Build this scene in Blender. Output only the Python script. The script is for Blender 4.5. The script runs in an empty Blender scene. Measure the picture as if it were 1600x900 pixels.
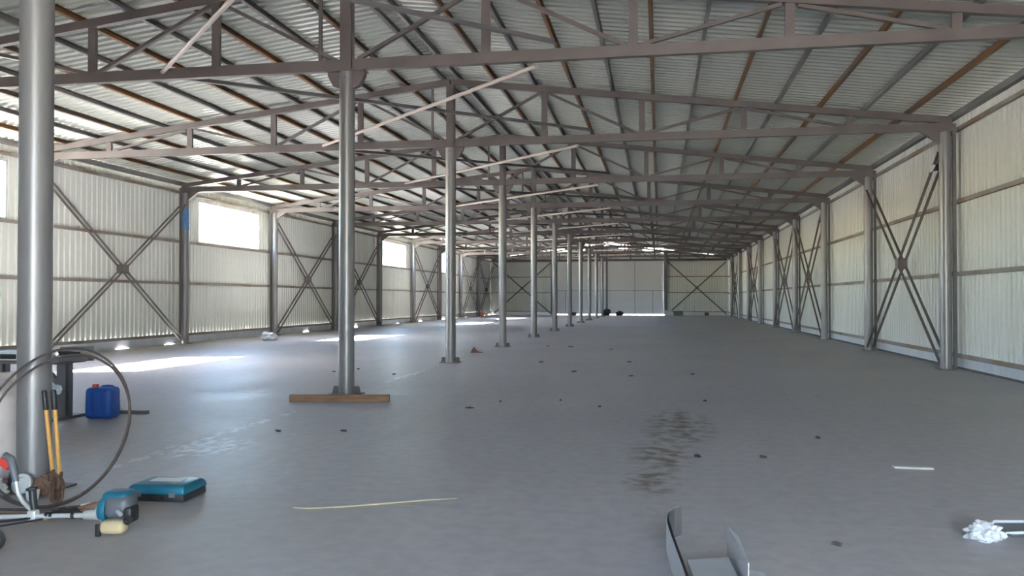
import bpy, bmesh, math, random
from mathutils import Vector, Matrix, noise
random.seed(7)
S = bpy.context.scene
C = S.collection

# ------------------------------------------------------------------ camera
F, YAW, PITCH, CAMH = 1314.0, 0.173, 0.0135, 1.333
fw = Vector((-math.sin(YAW)*math.cos(PITCH), math.cos(YAW)*math.cos(PITCH), math.sin(PITCH)))
rt = Vector((math.cos(YAW), math.sin(YAW), 0)); up = rt.cross(fw)
cd = bpy.data.cameras.new('camera'); cd.sensor_width = 36.0; cd.lens = F/1600*36; cd.clip_end = 600
cam = bpy.data.objects.new('camera', cd); C.objects.link(cam)
M3 = Matrix((rt, up, -fw)).transposed().to_4x4(); M3.translation = Vector((0, 0, CAMH))
cam.matrix_world = M3
S.camera = cam

# ------------------------------------------------------------------ sky, sun, exposure
SUN_TRAVEL = Vector((4.1, 1.5, -3.75)).normalized()
w = bpy.data.worlds.new('sky'); S.world = w; w.use_nodes = True
nt = w.node_tree; nt.nodes.clear()
sky = nt.nodes.new('ShaderNodeTexSky'); sky.sky_type = 'NISHITA'; sky.sun_disc = False
sky.sun_elevation = math.asin(-SUN_TRAVEL.z); sky.sun_rotation = math.atan2(-SUN_TRAVEL.x, -SUN_TRAVEL.y)
sky.dust_density = 1.0; sky.air_density = 1.0; sky.ozone_density = 1.0
bg = nt.nodes.new('ShaderNodeBackground'); bg.inputs[1].default_value = 0.58
out = nt.nodes.new('ShaderNodeOutputWorld')
nt.links.new(sky.outputs[0], bg.inputs[0]); nt.links.new(bg.outputs[0], out.inputs[0])
sl = bpy.data.lights.new('sun', 'SUN'); sl.energy = 27.0; sl.angle = math.radians(1.2); sl.color = (1.0, 0.95, 0.89)
so = bpy.data.objects.new('sun', sl); C.objects.link(so)
so.rotation_euler = SUN_TRAVEL.to_track_quat('-Z', 'Y').to_euler(); so.location = (-40, -15, 40)
S.view_settings.view_transform = 'Standard'; S.view_settings.look = 'None'
S.view_settings.gamma = 1.0; S.view_settings.use_curve_mapping = False
S.view_settings.exposure = 3.6
S.cycles.max_bounces = 12; S.cycles.diffuse_bounces = 8; S.cycles.glossy_bounces = 4
S.cycles.sample_clamp_indirect = 8.0

# ------------------------------------------------------------------ plan of the hall (metres)
XC, Y0, BAY = -4.33, 5.26, 6.0          # pillar row, first pillar, bay length
XL, XR = XC-10.0, XC+10.0               # inner faces of the two long walls
YF, YE = Y0-12.0, Y0+66.0               # front and end wall
CH = 4.635                              # height of the bottom chords
def FY(k): return Y0+BAY*k
def roof_z(x): return 6.10-0.122*abs(x-XC)     # underside of the roof sheets

def portal(name, cx, cy, cz, sx, sy, n):
    l = bpy.data.lights.new(name, 'AREA'); l.shape = 'RECTANGLE'; l.size = sx; l.size_y = sy
    l.cycles.is_portal = True
    o = bpy.data.objects.new(name, l); C.objects.link(o); o.location = (cx, cy, cz)
    o.rotation_euler = Vector(n).to_track_quat('-Z', 'Z').to_euler()
WIN_BAYS = (1, 3, 6, 8)
WIN = {k: (FY(k)+1.15, FY(k)+5.25) for k in WIN_BAYS}
WZ0, WZ1 = 3.12, 4.44
for k, (a, b) in WIN.items():
    portal('sky_portal', XL-0.12, (a+b)/2, (WZ0+WZ1)/2, b-a, WZ1-WZ0, (1, 0, 0))
GX0, GX1, GZ = XC-4.5, XC+4.75, 4.5      # gateway of the end wall
OX0, OX1 = XC+3.8, XC+7.4                   # assumed opening of the unseen front wall, sized for its light
portal('sky_portal', (OX0+OX1)/2, YF-0.1, GZ/2, OX1-OX0, GZ, (0, 1, 0))

# ------------------------------------------------------------------ materials
def mat(name, col, rough=0.6, metal=0.0, var=0.12, scale=3.0, bump=0.0, bscale=40.0, col2=None, lo=0.4, hi=0.6, spec=0.5, stretch=None):
    m = bpy.data.materials.new(name); m.use_nodes = True
    t = m.node_tree; b = t.nodes['Principled BSDF']
    b.inputs['Roughness'].default_value = rough; b.inputs['Metallic'].default_value = metal
    b.inputs['Specular IOR Level'].default_value = spec
    tc = t.nodes.new('ShaderNodeTexCoord'); n = t.nodes.new('ShaderNodeTexNoise')
    n.inputs['Scale'].default_value = scale; n.inputs['Detail'].default_value = 5
    src = tc.outputs['Object']
    if stretch:
        mp = t.nodes.new('ShaderNodeMapping'); mp.inputs['Scale'].default_value = stretch
        t.links.new(src, mp.inputs[0]); src = mp.outputs[0]
    t.links.new(src, n.inputs['Vector'])
    r = t.nodes.new('ShaderNodeValToRGB'); e = r.color_ramp.elements
    c2 = col2 or tuple(c*(1-var) for c in col)
    c1 = col if col2 else tuple(min(1, c*(1+var)) for c in col)
    e[0].position = lo if col2 else 0.3; e[1].position = hi if col2 else 0.7
    e[0].color = (*c2, 1); e[1].color = (*c1, 1)
    t.links.new(n.outputs['Fac'], r.inputs[0]); t.links.new(r.outputs[0], b.inputs['Base Color'])
    if bump:
        n2 = t.nodes.new('ShaderNodeTexNoise'); n2.inputs['Scale'].default_value = bscale; n2.inputs['Detail'].default_value = 4
        t.links.new(tc.outputs['Object'], n2.inputs['Vector'])
        bp = t.nodes.new('ShaderNodeBump'); bp.inputs['Strength'].default_value = bump; bp.inputs['Distance'].default_value = 0.01
        t.links.new(n2.outputs['Fac'], bp.inputs['Height']); t.links.new(bp.outputs[0], b.inputs['Normal'])
    return m
M = {}
M['steel'] = mat('primed_steel', (0.128, 0.108, 0.106), 0.5, 0.0, 0.15, 2.0)
M['steel_dark'] = mat('dark_primed_steel', (0.13, 0.125, 0.13), 0.55, 0.0, 0.15, 2.0)
M['pipe'] = mat('grey_pipe_paint', (0.225, 0.22, 0.23), 0.38, 0.35, 0.06, 1.5)
M['tube'] = mat('pinkish_primer_tube', (0.46, 0.38, 0.34), 0.5, 0.0, 0.1, 2.0)
M['purlin'] = mat('grey_purlin', (0.17, 0.165, 0.165), 0.6, 0.0, 0.2, 1.0)
M['rust'] = mat('rusty_purlin', (0.19, 0.095, 0.04), 0.75, 0.0, col2=(0.13, 0.105, 0.09), lo=0.38, hi=0.56, scale=0.8)
M['girt'] = mat('girt_primer', (0.27, 0.24, 0.22), 0.6, 0.0, col2=(0.22, 0.15, 0.10), lo=0.36, hi=0.5, scale=1.2)
M['roof'] = mat('roof_sheet_underside', (0.465, 0.485, 0.445), 0.27, 0.0, 0.05, 0.35)
M['sheet'] = mat('cream_wall_sheet', (0.64, 0.655, 0.62), 0.42, 0.0, 0.03, 0.6)
M['gate'] = mat('gate_sheet', (0.66, 0.66, 0.68), 0.5, 0.0, 0.03, 0.6)
M['zinc'] = mat('galvanised_flashing', (0.62, 0.66, 0.72), 0.38, 0.35, 0.08, 3.0)
M['black'] = mat('black_plastic', (0.022, 0.022, 0.026), 0.45, 0.0, 0.2, 8)
M['grey_plastic'] = mat('grey_plastic', (0.12, 0.13, 0.15), 0.42, 0.0, 0.15, 8)
M['teal'] = mat('teal_plastic', (0.012, 0.14, 0.215), 0.38, 0.0, 0.1, 6)
M['blue'] = mat('blue_plastic', (0.012, 0.085, 0.40), 0.36, 0.0, 0.1, 6)
M['blue_film'] = mat('blue_film', (0.10, 0.22, 0.42), 0.4, 0.0, 0.2, 9)
M['red'] = mat('red_plastic', (0.55, 0.05, 0.04), 0.4, 0.0, 0.1, 6)
M['beige'] = mat('translucent_tank', (0.55, 0.44, 0.27), 0.4, 0.0, 0.08, 8)
M['chrome'] = mat('aluminium_tube', (0.72, 0.73, 0.74), 0.34, 0.5, 0.05, 5)
M['yellow'] = mat('yellow_handle', (0.62, 0.33, 0.08), 0.5, 0.0, 0.1, 20)
M['iron'] = mat('rusty_iron', (0.16, 0.09, 0.06), 0.8, 0.0, 0.3, 25)
M['cable'] = mat('steel_cable', (0.075, 0.058, 0.052), 0.6, 0.0, 0.2, 30)
M['strap'] = mat('brown_strap', (0.32, 0.16, 0.085), 0.8, 0.0, 0.15, 30)
M['sack'] = mat('white_sack', (0.56, 0.50, 0.48), 0.75, 0.0, 0.08, 6, bump=0.25, bscale=18)
M['white'] = mat('white_plastic_bag', (0.62, 0.64, 0.68), 0.4, 0.0, 0.05, 9)
M['label'] = mat('pale_label', (0.62, 0.66, 0.69), 0.5, 0.0, 0.06, 10)
M['wood'] = mat('brown_board', (0.27, 0.155, 0.09), 0.75, 0.0, col2=(0.19, 0.10, 0.06), lo=0.35, hi=0.65, scale=5, stretch=(0.6, 6, 6))
M['pale'] = mat('pale_board', (0.50, 0.51, 0.50), 0.8, 0.0, 0.08, 9)
M['straw'] = mat('dry_straw', (0.52, 0.46, 0.28), 0.8, 0.0, 0.1, 20)
M['scrap'] = mat('dark_scrap', (0.085, 0.075, 0.07), 0.9, 0.0, 0.2, 20)
M['orange'] = mat('orange_paint', (0.62, 0.20, 0.06), 0.45, 0.0, 0.08, 5)
M['redbrown'] = mat('reddish_brick', (0.17, 0.075, 0.065), 0.8, 0.0, 0.15, 12)
M['green'] = mat('grey_green_paint', (0.12, 0.14, 0.12), 0.7, 0.0, 0.15, 5)
M['joint'] = mat('joint_dirt_and_gap_shade', (0.10, 0.098, 0.095), 0.95, 0.0, 0.15, 5)
M['soil'] = mat('dry_ground', (0.46, 0.42, 0.35), 0.95, 0.0, 0.12, 0.4)

def concrete():
    m = bpy.data.materials.new('concrete_floor'); m.use_nodes = True
    t = m.node_tree; b = t.nodes['Principled BSDF']; L = t.links.new
    geo = t.nodes.new('ShaderNodeNewGeometry'); pos = geo.outputs['Position']
    def nz(scale, det=5, sx=None):
        n = t.nodes.new('ShaderNodeTexNoise'); n.inputs['Scale'].default_value = scale; n.inputs['Detail'].default_value = det
        v = pos
        if sx:
            mp = t.nodes.new('ShaderNodeMapping'); mp.inputs['Scale'].default_value = sx; L(pos, mp.inputs[0]); v = mp.outputs[0]
        L(v, n.inputs['Vector']); return n.outputs['Fac']
    def ramp(f, p0, c0, p1, c1):
        r = t.nodes.new('ShaderNodeValToRGB'); e = r.color_ramp.elements
        e[0].position, e[1].position = p0, p1; e[0].color, e[1].color = (*c0, 1), (*c1, 1); L(f, r.inputs[0]); return r.outputs[0]
    def math_(op, a, c=None):
        n = t.nodes.new('ShaderNodeMath'); n.operation = op
        for i, v in enumerate((a, c)):
            if v is None: continue
            if isinstance(v, (int, float)): n.inputs[i].default_value = v
            else: L(v, n.inputs[i])
        return n.outputs[0]
    def mix(f, a, c):
        n = t.nodes.new('ShaderNodeMix'); n.data_type = 'RGBA'; L(f, n.inputs[0])
        for i, v in ((6, a), (7, c)):
            if isinstance(v, tuple): n.inputs[i].default_value = (*v, 1)
            else: L(v, n.inputs[i])
        return n.outputs[2]
    base = ramp(nz(0.35), 0.3, (0.385, 0.37, 0.395), 0.7, (0.45, 0.435, 0.465))
    fine = ramp(nz(9, 8), 0.35, (0.91, 0.91, 0.91), 0.65, (1.05, 1.05, 1.05))
    mm = t.nodes.new('ShaderNodeMix'); mm.data_type = 'RGBA'; mm.blend_type = 'MULTIPLY'; mm.inputs[0].default_value = 1
    L(base, mm.inputs[6]); L(fine, mm.inputs[7]); col = mm.outputs[2]
    # trowel streaks
    st = ramp(nz(1.1, 6, (3.0, 0.5, 1)), 0.56, (0, 0, 0), 0.74, (0.35, 0.35, 0.35))
    col = mix(st, col, (0.30, 0.295, 0.30))
    sep = t.nodes.new('ShaderNodeSeparateXYZ'); L(pos, sep.inputs[0]); X, Y = sep.outputs[0], sep.outputs[1]
    def blob(cx, cy, rx, ry):
        dx = math_('DIVIDE', math_('SUBTRACT', X, cx), rx); dy = math_('DIVIDE', math_('SUBTRACT', Y, cy), ry)
        d = math_('ADD', math_('MULTIPLY', dx, dx), math_('MULTIPLY', dy, dy))
        return math_('MAXIMUM', math_('SUBTRACT', 1.0, d), 0.0)
    # spilled earth: a trail of brown clods
    trail = math_('MAXIMUM', math_('MAXIMUM', blob(0.20, 9.0, 0.42, 1.5), blob(0.02, 7.4, 0.30, 0.9)), blob(-0.06, 6.25, 0.24, 0.5))
    dirt = math_('MULTIPLY', trail, ramp(nz(6.5, 9), 0.43, (0, 0, 0), 0.63, (1, 1, 1)))
    col = mix(math_('MINIMUM', math_('MULTIPLY', dirt, 1.3), 0.85), col, (0.12, 0.095, 0.07))
    # white lime bloom along the joint
    lime = math_('MAXIMUM', blob(-4.27, 7.7, 0.10, 2.1), math_('MAXIMUM', blob(-4.02, 7.0, 0.42, 0.62), blob(-4.33, 14.2, 0.10, 1.6)))
    lm = math_('MULTIPLY', lime, ramp(nz(13, 7, (1, 0.5, 1)), 0.46, (0, 0, 0), 0.60, (1, 1, 1)))
    col = mix(math_('MINIMUM', math_('MULTIPLY', lm, 1.2), 0.85), col, (0.72, 0.75, 0.80))
    # sandy dust in front of the tools and along the walls
    dust = math_('MULTIPLY', math_('MAXIMUM', blob(-3.0, 4.5, 1.6, 1.2), math_('MAXIMUM', blob(-13.9, 30, 1.5, 60), blob(5.3, 30, 3.2, 60))), 0.45)
    col = mix(dust, col, (0.37, 0.345, 0.315))
    L(col, b.inputs['Base Color'])
    L(ramp(nz(0.7), 0.3, (0.42,)*3, 0.7, (0.55,)*3), b.inputs['Roughness'])
    b.inputs['Specular IOR Level'].default_value = 0.45
    bp = t.nodes.new('ShaderNodeBump'); bp.inputs['Strength'].default_value = 0.12; bp.inputs['Distance'].default_value = 0.006
    L(nz(22, 6), bp.inputs['Height']); L(bp.outputs[0], b.inputs['Normal'])
    return m
M['concrete'] = concrete()
def glass():
    m = bpy.data.materials.new('window_glass'); m.use_nodes = True
    t = m.node_tree; t.nodes.clear()
    o = t.nodes.new('ShaderNodeOutputMaterial'); a = t.nodes.new('ShaderNodeBsdfTransparent'); g = t.nodes.new('ShaderNodeBsdfGlossy')
    g.inputs['Roughness'].default_value = 0.03; a.inputs[0].default_value = (0.95, 0.97, 0.97, 1)
    x = t.nodes.new('ShaderNodeMixShader'); x.inputs[0].default_value = 0.06
    t.links.new(a.outputs[0], x.inputs[1]); t.links.new(g.outputs[0], x.inputs[2]); t.links.new(x.outputs[0], o.inputs[0])
    return m
M['glass'] = glass()

# ------------------------------------------------------------------ helpers
class MB:
    def __init__(s): s.v, s.f = [], []
    def add(s, vs, fs):
        n = len(s.v); s.v += [tuple(v) for v in vs]; s.f += [tuple(i+n for i in f) for f in fs]; return s
    def box(s, c, d, rz=0.0, R=None):
        R = R or Matrix.Rotation(rz, 3, 'Z'); c = Vector(c)
        vs = [c+R@Vector((x*d[0]/2, y*d[1]/2, z*d[2]/2)) for z in (-1, 1) for y in (-1, 1) for x in (-1, 1)]
        return s.add(vs, [(0, 2, 3, 1), (4, 5, 7, 6), (0, 1, 5, 4), (2, 6, 7, 3), (0, 4, 6, 2), (1, 3, 7, 5)])
    def prism(s, poly, ax, a, b):
        """polygon in the two other axes, extruded along axis ax from a to b"""
        def P(p, t):
            q = list(p); q.insert(ax, t); return q
        n = len(poly)
        return s.add([P(p, a) for p in poly]+[P(p, b) for p in poly],
                     [tuple(range(n)), tuple(range(2*n-1, n-1, -1))]+[(i, i+n, (i+1) % n+n, (i+1) % n) for i in range(n)])
    def bar(s, p0, p1, prof, hint=(0, 0, 1)):
        p0, p1 = Vector(p0), Vector(p1); d = (p1-p0).normalized(); h = Vector(hint)
        sd = d.cross(h).normalized(); u = sd.cross(d); n = len(prof)
        vs = [p+sd*a+u*b for p in (p0, p1) for a, b in prof]
        return s.add(vs, [tuple(range(n)), tuple(range(2*n-1, n-1, -1))]+[(i, i+n, (i+1) % n+n, (i+1) % n) for i in range(n)])
    def tube(s, pts, r, n=10, closed=False):
        pts = [Vector(p) for p in pts]; N = len(pts); rs = r if isinstance(r, (list, tuple)) else [r]*N
        prev = None; vs = []
        for i, p in enumerate(pts):
            a = pts[(i-1) % N] if (closed or i > 0) else p; b = pts[(i+1) % N] if (closed or i < N-1) else p
            t = (b-a).normalized()
            if prev is None: prev = t.orthogonal().normalized()
            prev = (prev-t*prev.dot(t)).normalized(); q = t.cross(prev)
            vs += [p+(prev*math.cos(6.28319*j/n)+q*math.sin(6.28319*j/n))*rs[i] for j in range(n)]
        fs = []
        for i in range(N if closed else N-1):
            k = (i+1) % N
            fs += [(i*n+j, i*n+(j+1) % n, k*n+(j+1) % n, k*n+j) for j in range(n)]
        if not closed: fs += [tuple(range(n-1, -1, -1)), tuple(range((N-1)*n, N*n))]
        return s.add(vs, fs)
    def lathe(s, prof, p0, axis=(0, 0, 1), n=20, sx=1.0, sy=1.0):
        """prof: (distance along axis, radius)"""
        a = Vector(axis).normalized(); e = a.orthogonal().normalized() if abs(a.z) < 0.99 else Vector((1, 0, 0)); q = a.cross(e)
        p0 = Vector(p0); vs = []
        for h, r in prof:
            vs += [p0+a*h+e*(r*sx*math.cos(6.28319*j/n))+q*(r*sy*math.sin(6.28319*j/n)) for j in range(n)]
        N = len(prof)
        fs = [(i*n+j, i*n+(j+1) % n, (i+1)*n+(j+1) % n, (i+1)*n+j) for i in range(N-1) for j in range(n)]
        return s.add(vs, fs+[tuple(range(n-1, -1, -1)), tuple(range((N-1)*n, N*n))])
    def rbox(s, c, d, bev, seg=2, rz=0.0, R=None, fn=None):
        bm = bmesh.new(); bmesh.ops.create_cube(bm, size=1.0)
        for v in bm.verts: v.co = Vector((v.co.x*d[0], v.co.y*d[1], v.co.z*d[2]))
        bmesh.ops.bevel(bm, geom=bm.edges[:], offset=bev, segments=seg, affect='EDGES', profile=0.5)
        if fn:
            for v in bm.verts: v.co = fn(v.co)
        R = R or Matrix.Rotation(rz, 3, 'Z'); c = Vector(c)
        bm.verts.index_update()
        s.add([c+R@v.co for v in bm.verts], [tuple(v.index for v in f.verts) for f in bm.faces]); bm.free(); return s
    def blob(s, c, d, amp=0.2, sub=3, seed=0, freq=2.0, flat=True, rz=0.0):
        bm = bmesh.new(); bmesh.ops.create_icosphere(bm, subdivisions=sub, radius=1.0); bm.verts.index_update()
        R = Matrix.Rotation(rz, 3, 'Z'); vs = []
        for v in bm.verts:
            k = 1+amp*noise.noise(v.co*freq+Vector((seed*3.1, seed*1.7, 0)))+0.45*amp*noise.noise(v.co*freq*2.6+Vector((seed, 0, 0)))
            p = v.co*k; p = Vector((p.x*d[0]/2, p.y*d[1]/2, p.z*d[2]/2))
            if flat: p.z = max(p.z, -d[2]*0.38)
            vs.append(Vector(c)+R@p)
        s.add(vs, [tuple(v.index for v in f.verts) for f in bm.faces]); bm.free(); return s
    def mesh(s, name, m, smooth=False):
        me = bpy.data.meshes.new(name); me.from_pydata(s.v, [], s.f); me.update()
        bm = bmesh.new(); bm.from_mesh(me); bmesh.ops.recalc_face_normals(bm, faces=bm.faces); bm.to_mesh(me); bm.free()
        me.materials.append(M[m])
        if smooth:
            me.polygons.foreach_set('use_smooth', [True]*len(me.polygons))
            try: me.set_sharp_from_angle(angle=math.radians(38))
            except Exception: pass
        return me
    def build(s, name, m, parent=None, smooth=False):
        return link(name, s.mesh(name, m, smooth), parent)
def link(name, data, parent=None):
    o = bpy.data.objects.new(name, data); C.objects.link(o)
    if parent: o.parent = parent
    return o
def tag(o, label, cat, group=None):
    o['label'] = label; o['category'] = cat
    if group: o['group'] = group
    return o
def thing(name, label, cat, loc=(0, 0, 0), rz=0.0, group=None):
    o = link(name, None); o.location = loc; o.rotation_euler = (0, 0, rz); return tag(o, label, cat, group)
def struct(name, data=None, label=None):
    o = link(name, data); o['kind'] = 'structure'
    if label: o['label'] = label
    return o
def copy_tree(o, parent=None):
    c = o.copy(); C.objects.link(c); c.parent = parent
    for ch in list(o.children): copy_tree(ch, c)
    return c
def chan(wd, ht, t=0.012):   # C profile, web on the -side
    return [(-wd/2, -ht/2), (wd/2, -ht/2), (wd/2, -ht/2+t), (-wd/2+t, -ht/2+t), (-wd/2+t, ht/2-t), (wd/2, ht/2-t), (wd/2, ht/2), (-wd/2, ht/2)]
def rect(wd, ht): return [(-wd/2, -ht/2), (wd/2, -ht/2), (wd/2, ht/2), (-wd/2, ht/2)]
def ell(a, t=0.008): return [(0, 0), (a, 0), (a, t), (t, t), (t, a), (0, a)]
def ibeam(h, b, t=0.014):
    return [(-b/2, -h/2), (b/2, -h/2), (b/2, -h/2+t), (t/2, -h/2+t), (t/2, h/2-t), (b/2, h/2-t), (b/2, h/2), (-b/2, h/2), (-b/2, h/2-t), (-t/2, h/2-t), (-t/2, -h/2+t), (-b/2, -h/2+t)]
ORD = ['', 'first', 'second', 'third', 'fourth', 'fifth', 'sixth', 'seventh', 'eighth', 'ninth', 'tenth', 'eleventh', 'twelfth', 'thirteenth']

# ------------------------------------------------------------------ ground and floor slabs
struct('ground', MB().box((-4, 60, -0.30), (500, 600, 0.2)).mesh('ground', 'soil'), 'dry ground outside the hall')
floor = struct('floor', MB().box((XC, (YF+YE)/2, -0.16), (20.3, YE-YF+0.3, 0.30)).mesh('floor', 'joint'), 'grey concrete floor poured in slabs')
xs = [XL-0.1, XC, XR+0.1]; ys = [YF]+[FY(k) for k in range(-1, 12)]
ys[-1] = YE+0.1
for i in range(2):
    for j in range(len(ys)-1):
        g = 0.004
        MB().box(((xs[i]+xs[i+1])/2, (ys[j]+ys[j+1])/2, -0.008), (xs[i+1]-xs[i]-g, ys[j+1]-ys[j]-g, 0.016)).build('slab', 'concrete', floor)

# ------------------------------------------------------------------ corrugated sheets
def corr_pts(u0, u1, pitch, depth):
    """(u, offset) polyline of a trapezoidal profile between u0 and u1, phase fixed to u = 0"""
    seq = [(0, 0), (0.50, 0), (0.60, 1), (0.90, 1)]
    def off(u):
        t = (u/pitch) % 1.0
        if t <= 0.5: return 0.0
        if t <= 0.6: return (t-0.5)*10*depth
        if t <= 0.9: return depth
        return (1-t)*10*depth
    us = {u0, u1}; k = math.floor(u0/pitch)
    while k*pitch < u1:
        for a, _ in seq:
            u = (k+a)*pitch
            if u0+1e-6 < u < u1-1e-6: us.add(u)
        k += 1
    return [(u, off(u)) for u in sorted(us)]
def sheet(mb, place, u0, u1, v0, v1, pitch, depth):
    """place(u, v, off) -> point; v0 / v1 numbers or functions of u"""
    f0 = v0 if callable(v0) else (lambda u: v0); f1 = v1 if callable(v1) else (lambda u: v1)
    pts = corr_pts(u0, u1, pitch, depth); n = len(pts)
    vs = [place(u, f0(u), o) for u, o in pts]+[place(u, f1(u), o) for u, o in pts]
    mb.add(vs, [(i, i+1, n+i+1, n+i) for i in range(n-1)])

# ------------------------------------------------------------------ roof: ceiling with sheets and purlins
ceiling = struct('ceiling', None, 'pitched roof of pale corrugated sheets on grey and rusty purlins')
for sgn in (-1, 1):
    for j in range(len(ys)-1):
        mb = MB()
        sheet(mb, lambda u, v, o, s=sgn: (XC+s*v, u, roof_z(XC+v)+0.035-o), ys[j], ys[j+1]+(0.3 if j == len(ys)-2 else 0), 0.0, 10.35, 0.20, 0.035)
        mb.build('roof_sheet', 'roof', ceiling)
    for i in range(12):
        x = 0.17+0.81*i; z = roof_z(XC+x)-0.052
        MB().bar((XC+sgn*x, YF+0.05, z), (XC+sgn*x, YE-0.05, z), chan(0.055, 0.10, 0.006), (sgn*0.122, 0, 1)).build('purlin', 'rust' if i % 2 else 'purlin', ceiling)
    MB().bar((XC+sgn*9.90, YF+0.05, roof_z(XC+9.90)-0.065), (XC+sgn*9.90, YE-0.05, roof_z(XC+9.90)-0.065), rect(0.10, 0.12)).build('eaves_beam', 'purlin', ceiling)
MB().prism([(XC-0.3, roof_z(XC+0.3)+0.055), (XC, roof_z(XC)+0.06), (XC+0.3, roof_z(XC+0.3)+0.055), (XC+0.3, roof_z(XC+0.3)+0.06), (XC, roof_z(XC)+0.07), (XC-0.3, roof_z(XC+0.3)+0.06)], 1, YF, YE).build('ridge_cap', 'roof', ceiling)
# (prism along Y: polygon is x, z)

# ------------------------------------------------------------------ long walls
def long_wall(name, X, s, label):
    wl = struct(name, None, label)
    top = roof_z(XR)-0.03
    P = lambda u, v, o: (X+s*(o+0.001), u, v)
    for j in range(len(ys)-1):
        a, b = ys[j], ys[j+1] if j < len(ys)-2 else YE+0.02
        k = j-2; mb = MB()
        if s < 0 and k in WIN:
            p, q = WIN[k]
            for r in ((a, p, 0.22, top), (q, b, 0.22, top), (p, q, 0.22, WZ0), (p, q, WZ1, top)):
                sheet(mb, P, r[0], r[1], r[2], r[3], 0.2, 0.03)
        else:
            sheet(mb, P, a, b, 0.22, top, 0.2, 0.03)
        mb.build('sheet_panel', 'sheet', wl)
    for z in (0.26, 1.82, 3.08 if s < 0 else 3.20, 4.58):
        MB().bar((X-s*0.035, YF, z), (X-s*0.035, YE, z), rect(0.06, 0.075)).build('girt', 'girt', wl)
    for k in range(-1, 11):
        MB().box((X-s*0.10, FY(k)+0.02, 2.35), (0.06, 0.06, 4.7)).build('wall_post', 'steel_dark', wl)
    return wl
long_wall('wall_left', XL, -1, 'cream corrugated wall with high strip windows and girts')
long_wall('wall_right', XR, 1, 'cream corrugated windowless long wall with horizontal girts')
def flashing(name, X, s, label):
    b = struct(name, None, label)
    for j in range(len(ys)-1):
        rnd = random.Random(j*5+(3 if s < 0 else 0)); a, e = ys[j], ys[j+1]
        n = 24; pts = []
        for i in range(n+1):
            u = a+(e-a)*i/n
            z = 0.045 if s > 0 else (-0.02 if noise.noise(Vector((u*0.9, 0, 3))) < 0.30 else 0.012+0.055*min(1, (noise.noise(Vector((u*0.9, 0, 3)))-0.30)*5))
            pts.append((u, z))
        poly = [(a, 0.24), (e, 0.24)]+[(u, z) for u, z in reversed(pts)]
        MB().prism(poly, 0, X-s*0.012, X-s*0.008).build('flashing_strip', 'zinc', b)
    if s > 0: MB().box((X+0.02, (YF+YE)/2, 0.03), (0.05, YE-YF, 0.06)).build('gap_shade_strip', 'joint', b)  # dark strip standing in for the shade in the gap under the flashing
flashing('baseboard_left', XL, -1, 'galvanised flashing strip with gaps along the windowed wall')
flashing('baseboard_right', XR, 1, 'pale blue galvanised flashing strip along the windowless wall')

# windows
for n, (k, (a, b)) in enumerate(WIN.items(), 1):
    wn = struct('window_%d' % n, None, 'bright strip window high in the wall, %s from the gated end wall' % ORD[4-n+1])
    mb = MB()
    for z in (WZ0+0.02, WZ1-0.02): mb.box((XL-0.02, (a+b)/2, z), (0.06, b-a, 0.045))
    for y in (a+0.022, b-0.022): mb.box((XL-0.02, y, (WZ0+WZ1)/2), (0.06, 0.045, WZ1-WZ0))
    mb.build('window_frame', 'zinc', wn)
    MB().box((XL-0.03, (a+b)/2, (WZ0+WZ1)/2), (0.008, b-a-0.06, WZ1-WZ0-0.06)).build('pane', 'glass', wn)

# ------------------------------------------------------------------ end wall with the closed gates
wb = struct('wall_back', None, 'end wall with braced cream panels beside two closed gates')
PE = lambda u, v, o: (u, YE+o, v)
ZG0, ZG1 = 0.085, 4.55
for a, b in ((XL, GX0), (GX1, XR)):
    mb = MB(); sheet(mb, PE, a, b, 0.22, lambda u: roof_z(u)-0.01, 0.2, 0.022); mb.build('sheet_panel', 'sheet', wb)
    for z in (0.31, 1.90, 3.23, 4.56):
        MB().bar((a, YE-0.04, z), (b, YE-0.04, z), rect(0.06, 0.075)).build('girt', 'girt', wb)
    MB().box(((a+b)/2, YE+0.005, 0.11), (b-a, 0.006, 0.26)).build('flashing_strip', 'zinc', wb)
mb = MB()
gaps = [(XC-5.2, XC-3.3), (XC-2.3, XC-1.0), (XC-0.45, XC+1.7), (XC+3.0, XC+4.74)]
def gtop(u): return roof_z(u)-0.01
cur = GX0; segs = []
for g0, g1 in gaps:
    g0 = max(g0, GX0)
    if g0 > cur: segs.append((cur, g0, 0.0))
    segs.append((g0, g1, 0.34)); cur = g1
segs.append((cur, GX1, 0.0))
for a, b, d in segs:
    if b-a > 0.01: sheet(mb, PE, a, b, 4.62, lambda u, d=d: roof_z(u)-0.01-d, 0.2, 0.022)
mb.build('gable_sheet', 'sheet', wb)
MB().box(((GX0+GX1)/2, YE-0.04, 4.60), (GX1-GX0, 0.14, 0.12)).build('gate_lintel', 'steel_dark', wb)
for x, wd in ((GX0-0.13, 0.22), (XC, 0.16), (GX1+0.13, 0.28)):
    MB().bar((x, YE-0.13, 0), (x, YE-0.13, roof_z(x)-0.2), ibeam(0.2, wd), (0, 1, 0)).build('end_post', 'steel_dark', wb)
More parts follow.
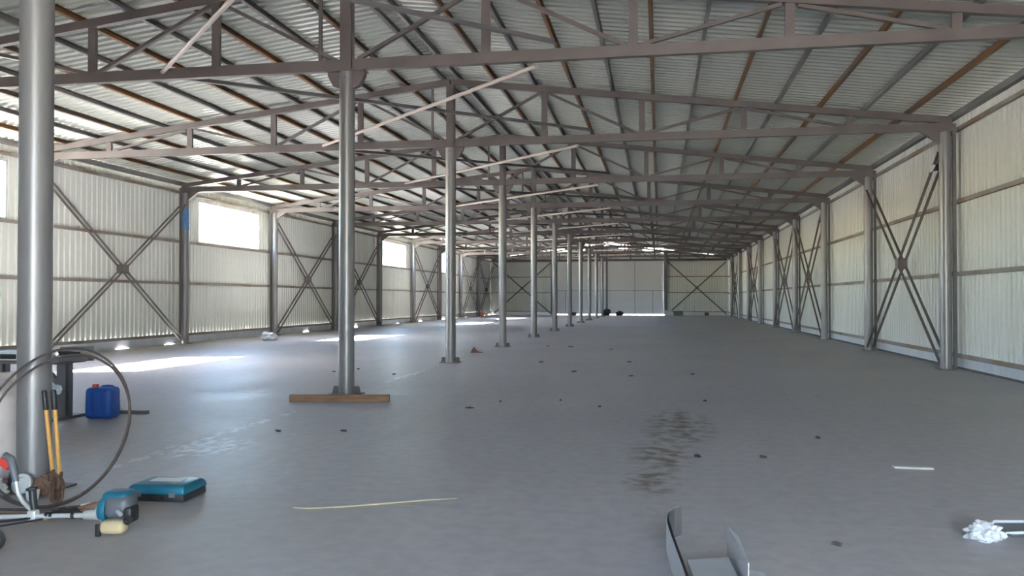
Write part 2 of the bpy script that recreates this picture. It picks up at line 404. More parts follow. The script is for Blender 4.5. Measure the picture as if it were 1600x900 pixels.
def gate(n, x0, x1, xm, wx0, wx1, label):
    d = struct('door_%d' % n, None, label); y = YE+0.05
    c = MB(); g = 0.018
    for a, b, z0, z1 in ((x0, xm, 2.07, ZG1), (xm, x1, 2.07, ZG1)) :
        MB().box(((a+b)/2, y, (z0+z1)/2), (b-a-2*g, 0.04, z1-z0-2*g)).build('gate_panel', 'gate', d)
    lo = sorted({x0, xm, x1, wx0, wx1})
    for a, b in zip(lo[:-1], lo[1:]):
        MB().box(((a+b)/2, y, (ZG0+2.07)/2), (b-a-2*g, 0.04, 2.07-ZG0-2*g)).build('wicket_panel' if (a, b) == (wx0, wx1) else 'gate_panel', 'gate', d)
    mb = MB()
    for x in lo: mb.box((x, y+0.02, (ZG0+(ZG1 if x in (x0, xm, x1) else 2.07))/2), (0.06, 0.04, (ZG1 if x in (x0, xm, x1) else 2.07)-ZG0))
    for z in (ZG0+0.03, 2.07, ZG1-0.03): mb.box(((x0+x1)/2, y+0.02, z), (x1-x0, 0.04, 0.06))
    mb.build('gate_frame', 'steel_dark', d)
gate(1, GX0, XC-0.06, XC-2.3, XC-4.4, XC-3.5, 'pale gate leaf on the windowed side of the end wall')
gate(2, XC+0.06, GX1-0.02, XC+2.34, XC+3.82, GX1-0.02-0.001, 'pale gate leaf with wicket door on the windowless side')

# front wall behind the camera: unseen, its opening assumed and placed for the light
wf = struct('wall_front', None, 'front wall with an assumed opening sized for the light')
PF = lambda u, v, o: (u, YF-o, v)
mb = MB()
for a, b in ((XL, OX0), (OX1, XR)): sheet(mb, PF, a, b, 0.0, lambda u: roof_z(u)-0.01, 0.2, 0.022)
sheet(mb, PF, OX0, OX1, GZ, lambda u: roof_z(u)-0.01, 0.2, 0.022)
mb.build('sheet_panel', 'sheet', wf)

# ------------------------------------------------------------------ pillars
def pillar_meshes():
    r = 0.110; out = []
    out.append(('pipe', MB().lathe([(0.012, r), (CH-0.10, r)], (0, 0, 0), n=36).mesh('pipe', 'pipe', True)))
    out.append(('base_plate', MB().box((0, 0, 0.007), (0.42, 0.34, 0.014)).mesh('base_plate', 'steel')))
    gus = [(0.09, 0.014), (0.205, 0.014), (0.185, 0.115), (0.09, 0.115)]
    for sx in (-1, 1):
        out.append(('base_gusset', MB().prism([(sx*a, b) for a, b in gus], 1, -0.012, 0.012).mesh('base_gusset', 'steel')))
        br = [(0.08, CH-0.10), (0.27, CH-0.10), (0.27, CH-0.15), (0.19, CH-0.30), (0.08, CH-0.34)]
        out.append(('bracket', MB().prism([(sx*a, b) for a, b in br], 1, -0.05, 0.05).mesh('bracket', 'steel')))
    out.append(('cap_plate', MB().box((0, 0, CH-0.09), (0.56, 0.22, 0.022)).mesh('cap_plate', 'steel')))
    out.append(('upper_post', MB().bar((0, 0, CH-0.079), (0, 0, 5.86), ibeam(0.16, 0.16), (0, 1, 0)).mesh('upper_post', 'steel')))
    for sz, yy in ((-0.19, -0.108), (0.0, -0.08), (0.12, -0.08)):
        out.append(('bolt', MB().lathe([(0, 0.014), (0.012, 0.014)], (0, yy, CH+sz), (0, -1, 0), 8).mesh('bolt', 'steel_dark')))
    return out
PM = pillar_meshes()
for k in range(0, 11):
    if k == 0: lb = 'round grey steel pillar that the bolt cutter and cable loop lean on'
    elif k == 1: lb = 'round grey steel pillar with a brown board lying before its base'
    else: lb = 'round grey steel pillar, %s counted from the gated end wall' % ORD[11-k]
    p = thing('steel_pillar', lb, 'pillar', (XC, FY(k), 0), 0, 'round pillars along the middle of the hall')
    for nm, me in PM: link(nm, me, p)

# ------------------------------------------------------------------ roof trusses
def top_z(d): return 5.93-0.122*d
def truss_meshes():
    out = []
    for s in (-1, 1):
        hint = (0, 0, 1)
        a = (s*0.09, 0, CH); b = (s*9.85, 0, CH)
        p0, p1 = (a, b) if s > 0 else (b, a)     # keep the channel web on the -Y side
        out.append(('bottom_chord', MB().bar(p0, p1, [(-x, y) for x, y in chan(0.10, 0.155)], hint).mesh('bottom_chord', 'steel')))
        a = (s*0.02, 0, top_z(0)); b = (s*9.85, 0, top_z(9.83)+0.02)
        p0, p1 = (a, b) if s > 0 else (b, a)
        out.append(('top_chord', MB().bar(p0, p1, [(-x, y) for x, y in chan(0.10, 0.125)], hint).mesh('top_chord', 'steel')))
        for d in (2, 4, 6, 8):
            out.append(('web_post', MB().box((s*d, 0, (CH+top_z(d))/2+0.01), (0.12, 0.06, top_z(d)-CH-0.17+0.05)).mesh('web_post', 'steel')))
        for (d0, t0), (d1, t1) in (((0.16, 0), (1.93, 1)), ((2.07, 1), (3.9, 0)), ((4.1, 0), (5.9, 1)), ((6.1, 1), (7.9, 0))):
            z = lambda d, t: top_z(d)-0.065 if t else CH+0.08
            out.append(('web_diagonal', MB().bar((s*d0, 0, z(d0, t0)), (s*d1, 0, z(d1, t1)), rect(0.05, 0.065), (0, 1, 0)).mesh('web_diagonal', 'steel')))
    out.append(('end_post', MB().box((-0.40, 0, (CH+5.87)/2), (0.045, 0.045, 5.87-CH-0.14)).mesh('end_post', 'steel')))
    return out
TM = truss_meshes()
for k in range(0, 12):
    if k == 11: lb = 'grey steel roof truss standing against the gated end wall'
    elif k == 1: lb = 'grey steel roof truss on the pillar with the brown board'
    elif k == 0: lb = 'grey steel roof truss over the pillar with the cable loop'
    else: lb = 'grey steel roof truss, %s before the gated end wall' % ORD[11-k]
    t = thing('roof_truss', lb, 'truss', (XC, FY(k) if k < 11 else YE-0.30, 0), 0, 'roof trusses across the hall')
    for nm, me in TM: link(nm, me, t)

# flat bracing between the bottom chords: one pinkish tube, one dark angle per bay
for k in range(0, 10):
    ya, yb = FY(k), FY(k+1)
    o = MB().tube([(XC+2.70, ya+0.02, CH-0.13), (XC-2.85, yb-0.02, CH+0.03)], 0.031, 12).build('brace_tube', 'tube', None, True)
    tag(o, 'pinkish diagonal tube between the %s and %s trusses before the end wall' % (ORD[11-k], ORD[10-k]), 'brace', 'diagonal tubes under the roof')
    o = MB().bar((XC-2.60, ya+0.02, CH-0.08), (XC+2.95, yb-0.02, CH+0.14), ell(0.07, 0.009)).build('brace_angle', 'steel_dark')
    tag(o, 'dark diagonal angle bar between the %s and %s trusses before the end wall' % (ORD[11-k], ORD[10-k]), 'brace', 'diagonal angle bars under the roof')

# ------------------------------------------------------------------ wall columns
def wcol_meshes(s):
    out = [('shaft', MB().lathe([(0.014, 0.108), (CH-0.10, 0.108)], (0, 0, 0), n=32).mesh('shaft', 'pipe', True))]
    out.append(('base_plate', MB().box((0, 0, 0.007), (0.34, 0.30, 0.014)).mesh('base_plate', 'steel')))
    out.append(('cap_plate', MB().box((0, 0, CH-0.09), (0.26, 0.24, 0.022)).mesh('cap_plate', 'steel')))
    tri = [(-s*0.09, CH-0.08), (-s*0.46, CH-0.08), (-s*0.40, CH-0.11), (-s*0.09, CH-0.33)]
    out.append(('knee_bracket', MB().prism(tri, 1, -0.05, 0.05).mesh('knee_bracket', 'steel')))
    out.append(('girt_cleat', MB().box((s*0.16, 0.0, 4.56), (0.09, 0.07, 0.11)).mesh('girt_cleat', 'steel_dark')))
    out.append(('girt_cleat', MB().box((s*0.16, 0.0, 1.82), (0.09, 0.07, 0.08)).mesh('girt_cleat', 'steel_dark')))
    return out
WC = {s: wcol_meshes(s) for s in (-1, 1)}
for s in (-1, 1):
    for k in range(0, 11):
        side = 'windowed' if s < 0 else 'windowless'
        c = thing('wall_column', 'grey steel column against the %s wall, %s from the gated end wall' % (side, ORD[11-k]), 'column', (XC+s*9.73, FY(k), 0), 0, 'columns along the %s wall' % side)
        for nm, me in WC[s]: link(nm, me, c)
        if s < 0 and k == 3:
            MB().lathe([(3.42+0.03*i, 0.114+0.006*math.sin(i*2.1)) for i in range(22)], (0, 0, 0), n=24).build('blue_wrap', 'blue_film', c, True)['label'] = 'blue plastic film wrapped around the column'

# cross braces between the wall columns
def xbrace(y0, y1, x, s, label, group):
    t = thing('cross_brace', label, 'brace', (x, (y0+y1)/2, 0), 0, group); h = (y1-y0)/2-0.12
    za, zb = 0.10, 4.18
    for dx in (-0.07, 0.07):
        for q in (-1, 1):
            MB().bar((dx, -h*q, za), (dx, h*q, zb), rect(0.02 if dx else 0.05, 0.055), (1, 0, 0)).build('brace_bar', 'steel', t)
    MB().box((0, 0, (za+zb)/2), (0.20, 0.24, 0.24)).build('gusset_plate', 'steel', t)
for k in (2, 4, 5, 7, 9, 10):
    xbrace(FY(k), FY(k+1) if k < 10 else YE-0.1, XC-9.73, -1, 'crossed steel brace on the windowed wall, %s bay from the gated end wall' % ORD[11-k], 'crossed braces on the windowed wall')
for k in (2, 4, 5, 7, 9):
    xbrace(FY(k), FY(k+1), XC+9.73, 1, 'crossed steel brace on the windowless wall, %s bay from the gated end wall' % ORD[11-k], 'crossed braces on the windowless wall')
for x0, x1, lb in ((XL+0.3, GX0-0.25, 'crossed steel brace on end wall panel beside the windowed wall'), (GX1+0.3, XR-0.2, 'crossed steel brace on end wall panel beside the windowless wall')):
    t = thing('cross_brace', lb, 'brace', ((x0+x1)/2, YE-0.13, 0), 0, 'crossed braces on the end wall'); h = (x1-x0)/2
    for q in (-1, 1):
        MB().bar((-h*q, 0.02*q, 0.12), (h*q, 0.02*q, 4.45), rect(0.10, 0.03), (0, 1, 0)).build('brace_bar', 'steel_dark', t)
    MB().box((0, 0, 2.285), (0.26, 0.09, 0.26)).build('gusset_plate', 'steel_dark', t)

# small lamps on the wall braces
def lamp(k, z, label):
    t = thing('wall_lamp', label, 'lamp', (XC+9.66, FY(k)+0.28, z), 0)
    MB().rbox((0.0, -0.02, 0), (0.13, 0.10, 0.13), 0.02).build('housing', 'black', t, True)
    MB().rbox((-0.085, -0.03, -0.02), (0.045, 0.11, 0.15), 0.012, R=Matrix.Rotation(0.5, 3, 'Y')).build('lens', 'white', t, True)
    MB().tube([(0.02, 0.02, 0.05), (0.05, 0.0, 0.16), (0.05, -0.12, 0.20)], 0.012, 8).build('arm', 'steel_dark', t, True)
lamp(2, 3.90, 'small black lamp with white lens, larger of two on the windowless wall')
lamp(4, 3.98, 'small black lamp with white lens on the farther brace of the windowless wall')

# ------------------------------------------------------------------ brown board by the second pillar
t = tag(MB().rbox((0, 0, 0.046), (1.30, 0.06, 0.092), 0.004, 1).build('board', 'wood'), 'brown wooden board lying on edge before a pillar base', 'board')
t.location = (-4.10, 10.42, 0); t.rotation_euler = (0, 0, 0.17)

# ------------------------------------------------------------------ tools around the nearest pillar
# blue canister
t = thing('jerrycan', 'blue plastic canister with red cap standing on the floor', 'canister', (-6.17, 8.55, 0), 0.12)
can = MB().rbox((0, 0, 0.175), (0.31, 0.25, 0.35), 0.05, 4, fn=lambda v: Vector((v.x*(1-0.05*max(0, v.z)/0.17), v.y, v.z))).build('body', 'blue', t, True)
MB().tube([(-0.02, 0, 0.335), (0.0, 0, 0.352), (0.06, 0, 0.358), (0.11, 0, 0.352), (0.125, 0, 0.325)], 0.018, 10).build('handle', 'blue', t, True)
MB().lathe([(0, 0.034), (0.03, 0.034), (0.036, 0.028)], (-0.075, -0.02, 0.345), n=18).build('cap', 'red', t, True)
for x in (-0.07, 0.07): MB().rbox((x, -0.122, 0.175), (0.05, 0.012, 0.24), 0.005, 2).build('rib', 'blue', can, True)

# steel bench behind the pillar
t = thing('steel_bench', 'low steel work bench on beam legs standing behind the nearest pillar', 'bench', (-6.95, 8.42, 0))
MB().box((0, 0, 0.635), (0.98, 0.45, 0.03)).build('top', 'steel_dark', t)
for x in (-0.40, 0.40):
    MB().bar((x, 0, 0.03), (x, 0, 0.62), ibeam(0.12, 0.11, 0.01), (0, 1, 0)).build('leg', 'steel_dark', t)
MB().box((0.40, 0, 0.015), (0.16, 0.5, 0.03)).build('foot_plate', 'steel_dark', t)
MB().bar((0.08, 0, 0.62), (0.38, 0, 0.34), rect(0.05, 0.05), (0, 1, 0)).build('strut', 'steel_dark', t)
# loose irons on the bench
for i, (x, y, z, l, a, mm) in enumerate(((-6.50, 8.36, 0.662, 0.52, 0.16, 'steel_dark'), (-6.42, 8.48, 0.662, 0.42, -0.12, 'steel_dark'), (-6.48, 8.40, 0.716, 0.40, -0.35, 'black'), (-6.40, 8.42, 0.770, 0.34, 0.45, 'steel_dark'))):
    o = MB().bar((-l/2, 0, 0), (l/2, 0, 0), ell(0.05, 0.008)).build('angle_offcut', mm)
    o.location = (x, y, z-0.012); o.rotation_euler = (0, 0, a)
    tag(o, ('longest dark angle iron offcut flat on the steel bench', 'shorter dark angle iron offcut flat on the steel bench', 'black angle iron offcut laid across two others on the bench', 'dark angle iron offcut on top of the bench pile')[i], 'offcut', 'iron offcuts on the bench')
o = thing('welding_box', 'pale blue and dark box standing on the steel bench', 'box', (-7.20, 8.40, 0.65))
MB().rbox((0, 0, 0.05), (0.32, 0.24, 0.10), 0.015).build('body', 'label', o, True)
MB().rbox((0.05, -0.118, 0.045), (0.20, 0.02, 0.055), 0.006).build('front_panel', 'black', o, True)
o = tag(MB().bar((-0.37, 0, 0.02), (0.37, 0, 0.02), rect(0.05, 0.04)).build('floor_bar', 'steel'), 'grey square bar lying on the floor behind the blue canister', 'bar')
o.location = (-6.22, 8.88, 0); o.rotation_euler = (0, 0, 0.12)
o = tag(MB().blob((0, 0, 0.0), (0.10, 0.08, 0.11), 0.5, 3, 5, flat=False).build('plastic_scrap', 'white', None, True), 'small white plastic scrap caught on the bench leg', 'scrap')
o.location = (-6.555, 8.30, 0.33)

# white sack
t = thing('bulk_sack', 'tall dirty white sack standing beside the nearest pillar', 'sack', (-4.98, 5.62, 0))
def sackf(v):
    z = v.z/0.74+0.5; k = 1+0.10*math.sin(z*3.0)+0.10*noise.noise(v*5)
    return Vector((v.x*k*(1-0.25*max(0, z-0.8)/0.2), v.y*k, v.z))
MB().rbox((0, 0, 0.36), (0.66, 0.50, 0.72), 0.12, 6, fn=sackf).build('bag', 'sack', t, True)
MB().blob((0.05, 0, 0.72), (0.36, 0.30, 0.12), 0.5, 3, 2, flat=False).build('tied_neck', 'sack', t, True)
# transparent film heap before the sack
o = tag(MB().blob((0, 0, 0.07), (0.30, 0.20, 0.18), 0.4, 4, 9, 2.6).build('film_heap', 'white', None, True), 'crumpled clear film heap in front of the white sack', 'plastic film')
o.location = (-4.43, 4.93, 0)

# cable loop leaning on the pillar (two turns)
def loop_pts(cx, r, lean, y0, ph=0.0, n=64, wob=0.0):
    pts = []
    for i in range(n):
        a = 6.28319*i/n
        s, c = math.sin(a), math.cos(a)
        rr = r*(1+wob*math.sin(3*a+ph)+0.5*wob*math.sin(5*a+2*ph))
        d = r+rr*c                                    # height measured along the leaning plane
        pts.append((cx+rr*1.02*s, y0+d*math.sin(lean), 0.012+d*math.cos(lean)))
    return pts
t = thing('cable_loop', 'large loop of dark steel cable leaning on the nearest pillar', 'cable', (0, 0, 0))
MB().tube(loop_pts(-3.90, 0.505, 0.37, 4.76, 0.3, wob=0.006), 0.0085, 8, True).build('strand', 'cable', t, True)
MB().tube(loop_pts(-3.915, 0.525, 0.355, 4.75, 1.1, wob=0.008), 0.0085, 8, True).build('strand', 'cable', t, True)
MB().tube([(-3.60, 4.86, 0.012), (-3.75, 4.75, 0.01), (-4.0, 4.69, 0.01), (-4.3, 4.67, 0.01), (-4.6, 4.68, 0.01)], 0.0085, 8).build('loose_end', 'cable', t, True)
MB().lathe([(0, 0.014), (0.05, 0.014), (0.055, 0.010)], (-3.64, 4.835, 0.016), (0.8, 0.45, 0.1), 12).build('clamp', 'chrome', t, True)

# bolt cutter standing on its jaws
t = thing('bolt_cutter', 'bolt cutter with yellow handles and black grips leaning on pillar', 'tool', (-3.945, 5.02, 0))
top = [(-0.115, 0.0, 0.725), (-0.045, 0.0, 0.73)]
mid = [(-0.045, 0.0, 0.17), (0.005, 0.0, 0.17)]
for a, b in zip(mid, top):
    a, b = Vector(a), Vector(b); g = a.lerp(b, 0.76)
    hd = MB().tube([a, g], 0.0135, 12).build('handle', 'yellow', t, True)
    MB().tube([g, g.lerp(b, 0.05), g.lerp(b, 0.9), b], [0.0165, 0.019, 0.018, 0.012], 12).build('grip', 'black', hd, True)
for sx in (-1, 1):
    MB().prism([(-0.02+sx*0.002, 0.05), (-0.02+sx*0.035, 0.08), (-0.02+sx*0.04, 0.18), (-0.02+sx*0.015, 0.20), (-0.02+sx*0.002, 0.13)], 1, -0.012+sx*0.002, 0.012+sx*0.002).build('jaw_lever', 'iron', t)
    MB().prism([(-0.02, 0.0), (-0.02+sx*0.03, 0.012), (-0.02+sx*0.036, 0.06), (-0.02+sx*0.004, 0.075)], 1, -0.01, 0.01).build('jaw', 'iron', t)
MB().lathe([(0, 0.013), (0.04, 0.013)], (-0.02, 0.02, 0.09), (0, -1, 0), 10).build('pivot_bolt', 'iron', t, True)
# rusty wire coil and rag at its foot
t = thing('wire_coil', 'small coil of rusty wire standing by the bolt cutter jaws', 'wire', (-3.89, 4.93, 0))
for q in range(3):
    pts = [(0.055*math.sin(6.283*i/28)*(1+0.08*q)+0.01*q, -0.012*q+0.02*math.cos(6.283*i/28+q), 0.088+0.08*math.cos(6.283*i/28)*(1+0.04*q)) for i in range(28)]
    MB().tube(pts, 0.004, 6, True).build('turn', 'iron', t, True)
o = tag(MB().blob((0, 0, 0.06), (0.12, 0.08, 0.14), 0.6, 3, 4, 2.8).build('oily_rag', 'iron', None, True), 'crumpled brown oily rag at the pillar foot', 'rag')
o.location = (-4.115, 5.08, 0)
o = tag(MB().lathe([(0, 0.03), (0.005, 0.036), (0.06, 0.042), (0.066, 0.042), (0.066, 0.037), (0.01, 0.031)], (0, 0, 0), n=20).build('paper_cup', 'label', None, True), 'small pale blue cup at the pillar foot', 'cup')
o.location = (-4.10, 4.97, 0)
o = tag(MB().lathe([(-0.01, 0.066), (0.0, 0.07), (0.02, 0.07), (0.026, 0.063), (0.026, 0.046), (0.012, 0.042)], (0, 0, 0.075), (0.1, -0.9, 0.3), 24).build('dish', 'pale', None, True), 'round grey dish leaning against the pillar foot', 'dish')
o.location = (-4.27, 5.085, 0)

# tool case
t = thing('tool_case', 'teal and black plastic tool case lying closed on the floor', 'case', (-3.27, 5.21, 0), 0.03)
MB().rbox((0, 0, 0.026), (0.40, 0.30, 0.05), 0.012, 2).build('base_shell', 'black', t, True)
lid = MB().rbox((0, 0, 0.078), (0.41, 0.31, 0.062), 0.018, 3, fn=lambda v: Vector((v.x*(1-0.10*max(0, v.z)/0.03), v.y*(1-0.12*max(0, v.z)/0.03), v.z))).build('lid', 'teal', t, True)
MB().rbox((-0.01, 0.03, 0.1095), (0.22, 0.10, 0.004), 0.0015, 1).build('label_plate', 'label', lid)
for x in (-0.12, 0.12): MB().rbox((x, -0.153, 0.05), (0.045, 0.014, 0.035), 0.004, 1).build('latch', 'grey_plastic', lid, True)
MB().tube([(-0.055, -0.15, 0.03), (-0.05, -0.172, 0.03), (0.05, -0.172, 0.03), (0.055, -0.15, 0.03)], 0.009, 8).build('handle', 'black', t, True)

# brush cutter lying on the floor
t = thing('brush_cutter', 'brush cutter with teal engine and silver shaft lying on the floor', 'tool', (-3.03, 4.35, 0), 0.10)
MB().rbox((0.00, 0.02, 0.155), (0.155, 0.15, 0.13), 0.045, 4).build('engine_cover', 'grey_plastic', t, True)
MB().rbox((-0.02, 0.035, 0.205), (0.15, 0.14, 0.07), 0.03, 3).build('top_cover', 'teal', t, True)
MB().lathe([(0, 0.066), (0.03, 0.075), (0.045, 0.07)], (-0.105, 0.01, 0.135), (1, 0, 0), 24).build('fan_housing', 'teal', t, True)
MB().lathe([(0, 0.045), (0.035, 0.062), (0.04, 0.062)], (-0.125, 0.01, 0.12), (1, 0, 0), 20).build('clutch_ring', 'chrome', t, True)
tank = MB().rbox((0.0, -0.055, 0.055), (0.14, 0.09, 0.075), 0.028, 4).build('fuel_tank', 'beige', t, True)
MB().lathe([(0, 0.022), (0.03, 0.022)], (0.075, -0.06, 0.085), (0.7, -0.3, 0.5), 14).build('tank_cap', 'black', tank, True)
MB().rbox((0.075, -0.01, 0.115), (0.05, 0.10, 0.09), 0.015, 2).build('air_filter', 'black', t, True)
MB().tube([(0.02, -0.06, 0.14), (0.055, -0.085, 0.13)], 0.012, 10).build('spark_plug', 'chrome', t, True)
MB().rbox((-0.085, -0.07, 0.035), (0.03, 0.02, 0.07), 0.006, 2).build('engine_foot', 'black', t, True)
MB().lathe([(0, 0.028), (0.09, 0.026), (0.10, 0.018)], (-0.12, 0.01, 0.10), (-1, 0, -0.02), 18).build('shaft_clamp', 'chrome', t, True)
MB().tube([(-0.18, 0.01, 0.098), (-1.55, -0.02, 0.055)], 0.0135, 14).build('shaft', 'chrome', t, True)
for x in (-0.27, -0.40, -0.425):
    MB().tube([(x, 0.009, 0.095), (x-0.018, 0.009, 0.094)], 0.0185, 12).build('shaft_sleeve', 'black', t, True)
MB().rbox((-0.52, 0.01, 0.092), (0.055, 0.05, 0.06), 0.012, 2).build('handlebar_clamp', 'chrome', t, True)
hbar = MB().tube([(-0.52, 0.015, 0.115), (-0.56, 0.03, 0.128), (-0.61, 0.05, 0.155), (-0.645, 0.06, 0.20), (-0.665, 0.065, 0.275)], 0.0115, 12).build('handlebar', 'chrome', t, True)
MB().tube([(-0.663, 0.065, 0.27), (-0.68, 0.07, 0.33), (-0.705, 0.075, 0.40), (-0.745, 0.08, 0.42)], [0.017, 0.021, 0.024, 0.021], 12).build('throttle_grip', 'grey_plastic', hbar, True)
MB().rbox((-0.735, 0.072, 0.375), (0.075, 0.04, 0.055), 0.012, 2, R=Matrix.Rotation(0.6, 3, 'Y')).build('throttle_trigger', 'red', hbar, True)
MB().tube([(-0.52, 0.02, 0.12), (-0.53, 0.025, 0.165), (-0.54, 0.03, 0.23)], [0.019, 0.021, 0.021], 14).build('rear_grip', 'black', t, True)
MB().lathe([(0, 0.022), (0.006, 0.034), (0.018, 0.032), (0.022, 0.02)], (-0.541, 0.031, 0.227), (-0.15, 0.05, 1), 16).build('grip_end', 'black', t, True)
MB().tube([(-0.45, -0.01, 0.075), (-0.7, -0.06, 0.04), (-1.0, -0.09, 0.02), (-1.4, -0.10, 0.02)], 0.006, 8).build('throttle_cable', 'black', t, True)
MB().tube([(-0.52, -0.01, 0.08), (-0.75, -0.02, 0.05), (-1.05, -0.03, 0.03), (-1.4, -0.04, 0.03)], 0.007, 8).build('throttle_cable', 'black', t, True)
# harness strap
def ribbon(pts, wd, th, nm, mm, par=None):
    mb = MB(); pts = [Vector(p) for p in pts]
    for a, b in zip(pts[:-1], pts[1:]):
        d = (b-a).normalized(); mb.bar(a-d*0.003, b+d*0.003, rect(wd, th), (0, 0, 1))
    return mb.build(nm, mm, par)
t = thing('shoulder_strap', 'brown and black shoulder strap lying behind the brush cutter shaft', 'strap', (0, 0, 0))
ribbon([(-3.42, 4.84, 0.04), (-3.50, 4.80, 0.045), (-3.58, 4.70, 0.025), (-3.64, 4.62, 0.012)], 0.055, 0.012, 'pad', 'strap', t)
ribbon([(-3.64, 4.62, 0.010), (-3.76, 4.60, 0.008), (-3.90, 4.60, 0.008), (-4.05, 4.57, 0.008), (-4.30, 4.54, 0.008)], 0.045, 0.008, 'webbing', 'strap', t)
MB().blob((-3.56, 4.60, 0.03), (0.18, 0.09, 0.07), 0.5, 3, 8).build('black_pad', 'black', t, True)
ribbon([(-3.64, 4.55, 0.012), (-3.80, 4.53, 0.012)], 0.05, 0.02, 'wooden_toggle', 'beige', t)
o = tag(MB().lathe([(0, 0.05), (0.01, 0.062), (0.035, 0.062), (0.045, 0.05), (0.045, 0.03), (0.02, 0.028)], (0, 0, 0.062), (0.4, -0.9, 0.1), 22).build('trimmer_spool', 'black', None, True), 'round black plastic spool lying near the silver shaft', 'spool')
o.location = (-3.465, 3.92, 0)

# ------------------------------------------------------------------ sheet metal offcuts
t = thing('metal_channel', 'narrow bent metal channel standing on edge with a curled tip', 'offcut', (0, 0, 0))
path = [(0.115, 4.86), (0.075, 4.80), (0.045, 4.68), (0.042, 4.55), (0.062, 4.25), (0.105, 3.75), (0.13, 3.45), (0.17, 2.9)]
def wall(path, dx, z0, z1, th, nm, mm, par):
    mb = MB()
    for (xa, ya), (xb, yb) in zip(path[:-1], path[1:]):
        mb.bar((xa+dx, ya, (z0+z1)/2), (xb+dx, yb, (z0+z1)/2), rect(th, z1-z0))
    return mb.build(nm, mm, par)
wall(path, -0.006, 0.0, 0.165, 0.002, 'outer_flange', 'zinc', t)
wall(path, 0.008, 0.0, 0.165, 0.002, 'inner_flange', 'steel_dark', t)  # coloured dark in place of the shade inside the galvanised channel
wall(path, 0.001, 0.0, 0.002, 0.014, 'web', 'zinc', t)
t = thing('folded_flashing', 'pale folded sheet metal piece with an upright pointed fin', 'offcut', (0, 0, 0))
MB().prism([(0.13, 4.22), (0.335, 4.30), (0.40, 3.3), (0.22, 3.3)], 2, 0.055, 0.058).build('flat_sheet', 'zinc', t)
MB().add([(0.345, 4.52, 0.155), (0.342, 4.50, 0.0), (0.385, 3.85, 0.0), (0.385, 3.85, 0.17), (0.382, 4.28, 0.165),
          (0.348, 4.52, 0.155), (0.345, 4.50, 0.0), (0.388, 3.85, 0.0), (0.388, 3.85, 0.17), (0.385, 4.28, 0.165)],
         [(0, 1, 2, 3, 4), (9, 8, 7, 6, 5), (0, 5, 6, 1), (1, 6, 7, 2), (2, 7, 8, 3), (3, 8, 9, 4), (4, 9, 5, 0)]).build('upright_fin', 'zinc', t)
MB().prism([(0.392, 4.30), (0.50, 4.24), (0.55, 3.4), (0.392, 3.4)], 2, 0.004, 0.007).build('side_flap', 'zinc', t)
o = tag(MB().prism([(0.50, 4.20), (0.60, 4.15), (0.64, 3.8), (0.56, 3.7)], 2, 0.0, 0.004).build('cardboard_scrap', 'pale'), 'pale cardboard scrap beside the folded metal piece', 'scrap')

# crumpled bag, plastic sheet, pale board
o = tag(MB().blob((0, 0, 0.04), (0.17, 0.14, 0.11), 0.55, 4, 11, 2.4).build('crumpled_bag', 'white', None, True), 'small crumpled white plastic bag on the bare concrete', 'bag')
o.location = (1.77, 5.06, 0)
t = thing('plastic_tray', 'thin grey plastic tray lying beside the crumpled white bag', 'tray', (2.08, 5.28, 0), 0.25)
MB().rbox((0, 0, 0.012), (0.36, 0.24, 0.008), 0.003, 1).build('tray_bottom', 'grey_plastic', t)
for y in (-0.12, 0.12): MB().tube([(-0.18, y*0.6, 0.014), (-0.12, y, 0.03), (0.18, y, 0.022)], 0.009, 8).build('rolled_edge', 'label', t, True)
o = tag(MB().rbox((0, 0, 0.008), (0.29, 0.08, 0.016), 0.003, 1).build('pale_board', 'pale'), 'short flat pale board lying alone on the concrete', 'board')
o.location = (1.97, 7.10, 0); o.rotation_euler = (0, 0, -0.02)
o = tag(MB().tube([(-2.30, 5.06, 0.006), (-2.20, 5.05, 0.007), (-2.0, 5.12, 0.008), (-1.75, 5.26, 0.008), (-1.5, 5.40, 0.008), (-1.33, 5.48, 0.006)], [0.003, 0.004, 0.0055, 0.005, 0.004, 0.002], 7).build('reed_stalk', 'straw', None, True), 'long thin dry reed stalk lying on the concrete', 'stalk')

# ------------------------------------------------------------------ things farther down the hall
o = tag(MB().blob((0, 0, 0.11), (0.52, 0.42, 0.30), 0.4, 4, 3, 1.8).build('white_bag', 'white', None, True), 'white full bag lying near the windowed wall', 'bag')
o.location = (-12.46, 25.55, 0)
t = thing('orange_canister', 'small orange canister standing near the windowed wall', 'canister', (-13.28, 62.9, 0))
MB().rbox((0, 0, 0.20), (0.25, 0.20, 0.40), 0.04, 3).build('body', 'orange', t, True)
MB().lathe([(0, 0.04), (0.05, 0.04)], (0.06, 0, 0.40), n=12).build('cap', 'redbrown', t, True)
def clutter(nm, x, y, d, m, seed, label, cat, rz=0.0):
    o = tag(MB().blob((0, 0, d[2]*0.38), d, 0.55, 3, seed, 2.0).build(nm, m, None, True), label, cat); o.location = (x, y, 0); o.rotation_euler = (0, 0, rz)
clutter('cloth_heap', -4.35, 70.0, (0.75, 0.5, 0.62), 'black', 1, 'dark cloth heap by the middle post of the end gates', 'heap')
clutter('tarp_bundle', -3.20, 70.0, (0.62, 0.4, 0.42), 'black', 6, 'dark bundle on the floor before the wicket gate leaf', 'bundle')
clutter('rope_heap', -7.05, 70.2, (0.5, 0.4, 0.28), 'scrap', 8, 'small dark heap before the gate leaf without bundle', 'heap')
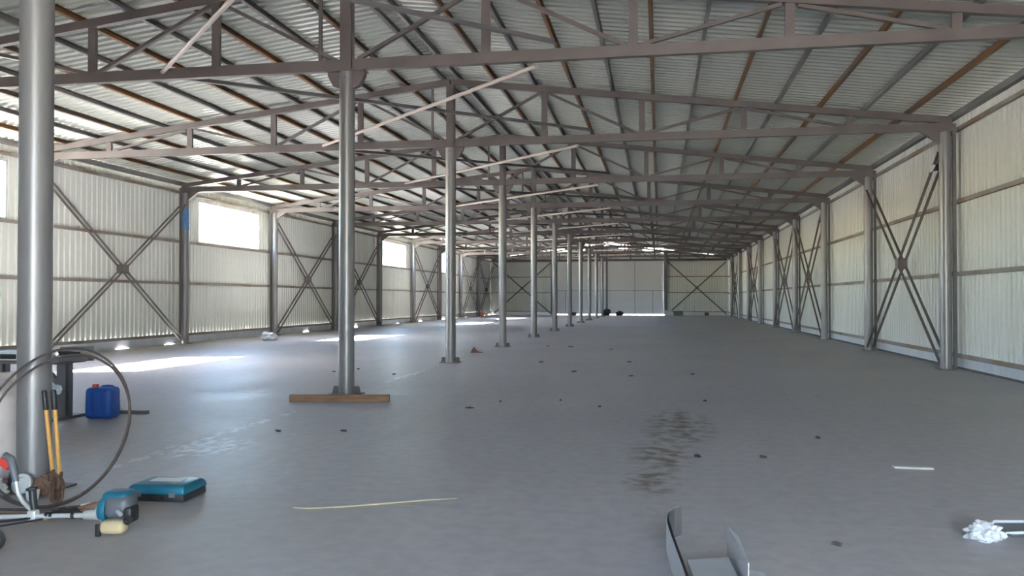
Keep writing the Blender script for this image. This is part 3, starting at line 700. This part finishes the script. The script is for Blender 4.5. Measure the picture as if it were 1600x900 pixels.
for x, d, m, lb in ((0.75, (0.55, 0.4, 0.42), 'label', 'pale box by the gate post on the windowless side'), (1.55, (0.75, 0.45, 0.38), 'green', 'grey-green box beside the pale box at the end wall'), (2.35, (0.75, 0.4, 0.32), 'label', 'low pale carton beside the grey-green box')):
    t = thing('storage_box', lb, 'box', (x, 70.3, 0))
    MB().rbox((0, 0, d[2]*0.42), (d[0], d[1], d[2]*0.84), 0.015, 1).build('body', m, t)
    MB().rbox((0, 0, d[2]*0.92), (d[0]+0.03, d[1]+0.03, d[2]*0.15), 0.01, 1).build('lid', m, t)
t = thing('red_block', 'small red block at the foot of the end wall brace', 'block', (3.85, 70.6, 0))
MB().rbox((0, 0, 0.13), (0.36, 0.2, 0.26), 0.02, 2).build('body', 'redbrown', t, True)
MB().tube([(-0.08, 0, 0.25), (-0.06, 0, 0.31), (0.06, 0, 0.31), (0.08, 0, 0.25)], 0.015, 8).build('handle', 'black', t, True)
o = tag(MB().box((4.05, 71.02, 0.14), (2.3, 0.05, 0.22)).build('white_rail', 'label'), 'white rail along the foot of the end wall', 'rail')

# wooden offcut standing up and floor scraps
t = thing('brick_shard', 'small reddish shard lying between two far pillars', 'shard', (-4.49, 20.6, 0), 0.3)
MB().prism([(-0.16, 0.0), (0.18, 0.0), (0.03, 0.03), (-0.08, 0.15)], 1, -0.03, 0.03).build('shard_body', 'redbrown', t)
scr = [(435, 674), (522, 581), (537, 674), (616, 585), (845, 566), (856, 541), (892, 542), (955, 546), (983, 566), (897, 581), (986, 588), (1082, 585),
       (1102, 627), (937, 636), (876, 626), (734, 638), (782, 628), (1308, 852), (1278, 685), (1192, 715), (1090, 714), (560, 577)]
for i, (px, py) in enumerate(scr):
    d = fw+rt*((px-800)/F)-up*((py-450)/F); tt = -CAMH/d.z; x, y = d.x*tt, d.y*tt
    q = 0.055 if y < 12 else 0.12
    rr = random.Random(i); L_ = q*(0.7+0.7*rr.random())
    o = MB().blob((0, 0, 0.006), (L_*(1.6 if i % 3 == 0 else 1), L_*0.6, 0.022), 0.6, 2, i+20, 2.4).build('floor_scrap', 'scrap', None, True)
    o.location = (x, y, 0.002); o.rotation_euler = (0, 0, rr.random()*3)
    tag(o, 'small dark scrap lying on the bare concrete floor', 'scrap', 'dark scraps on the concrete')
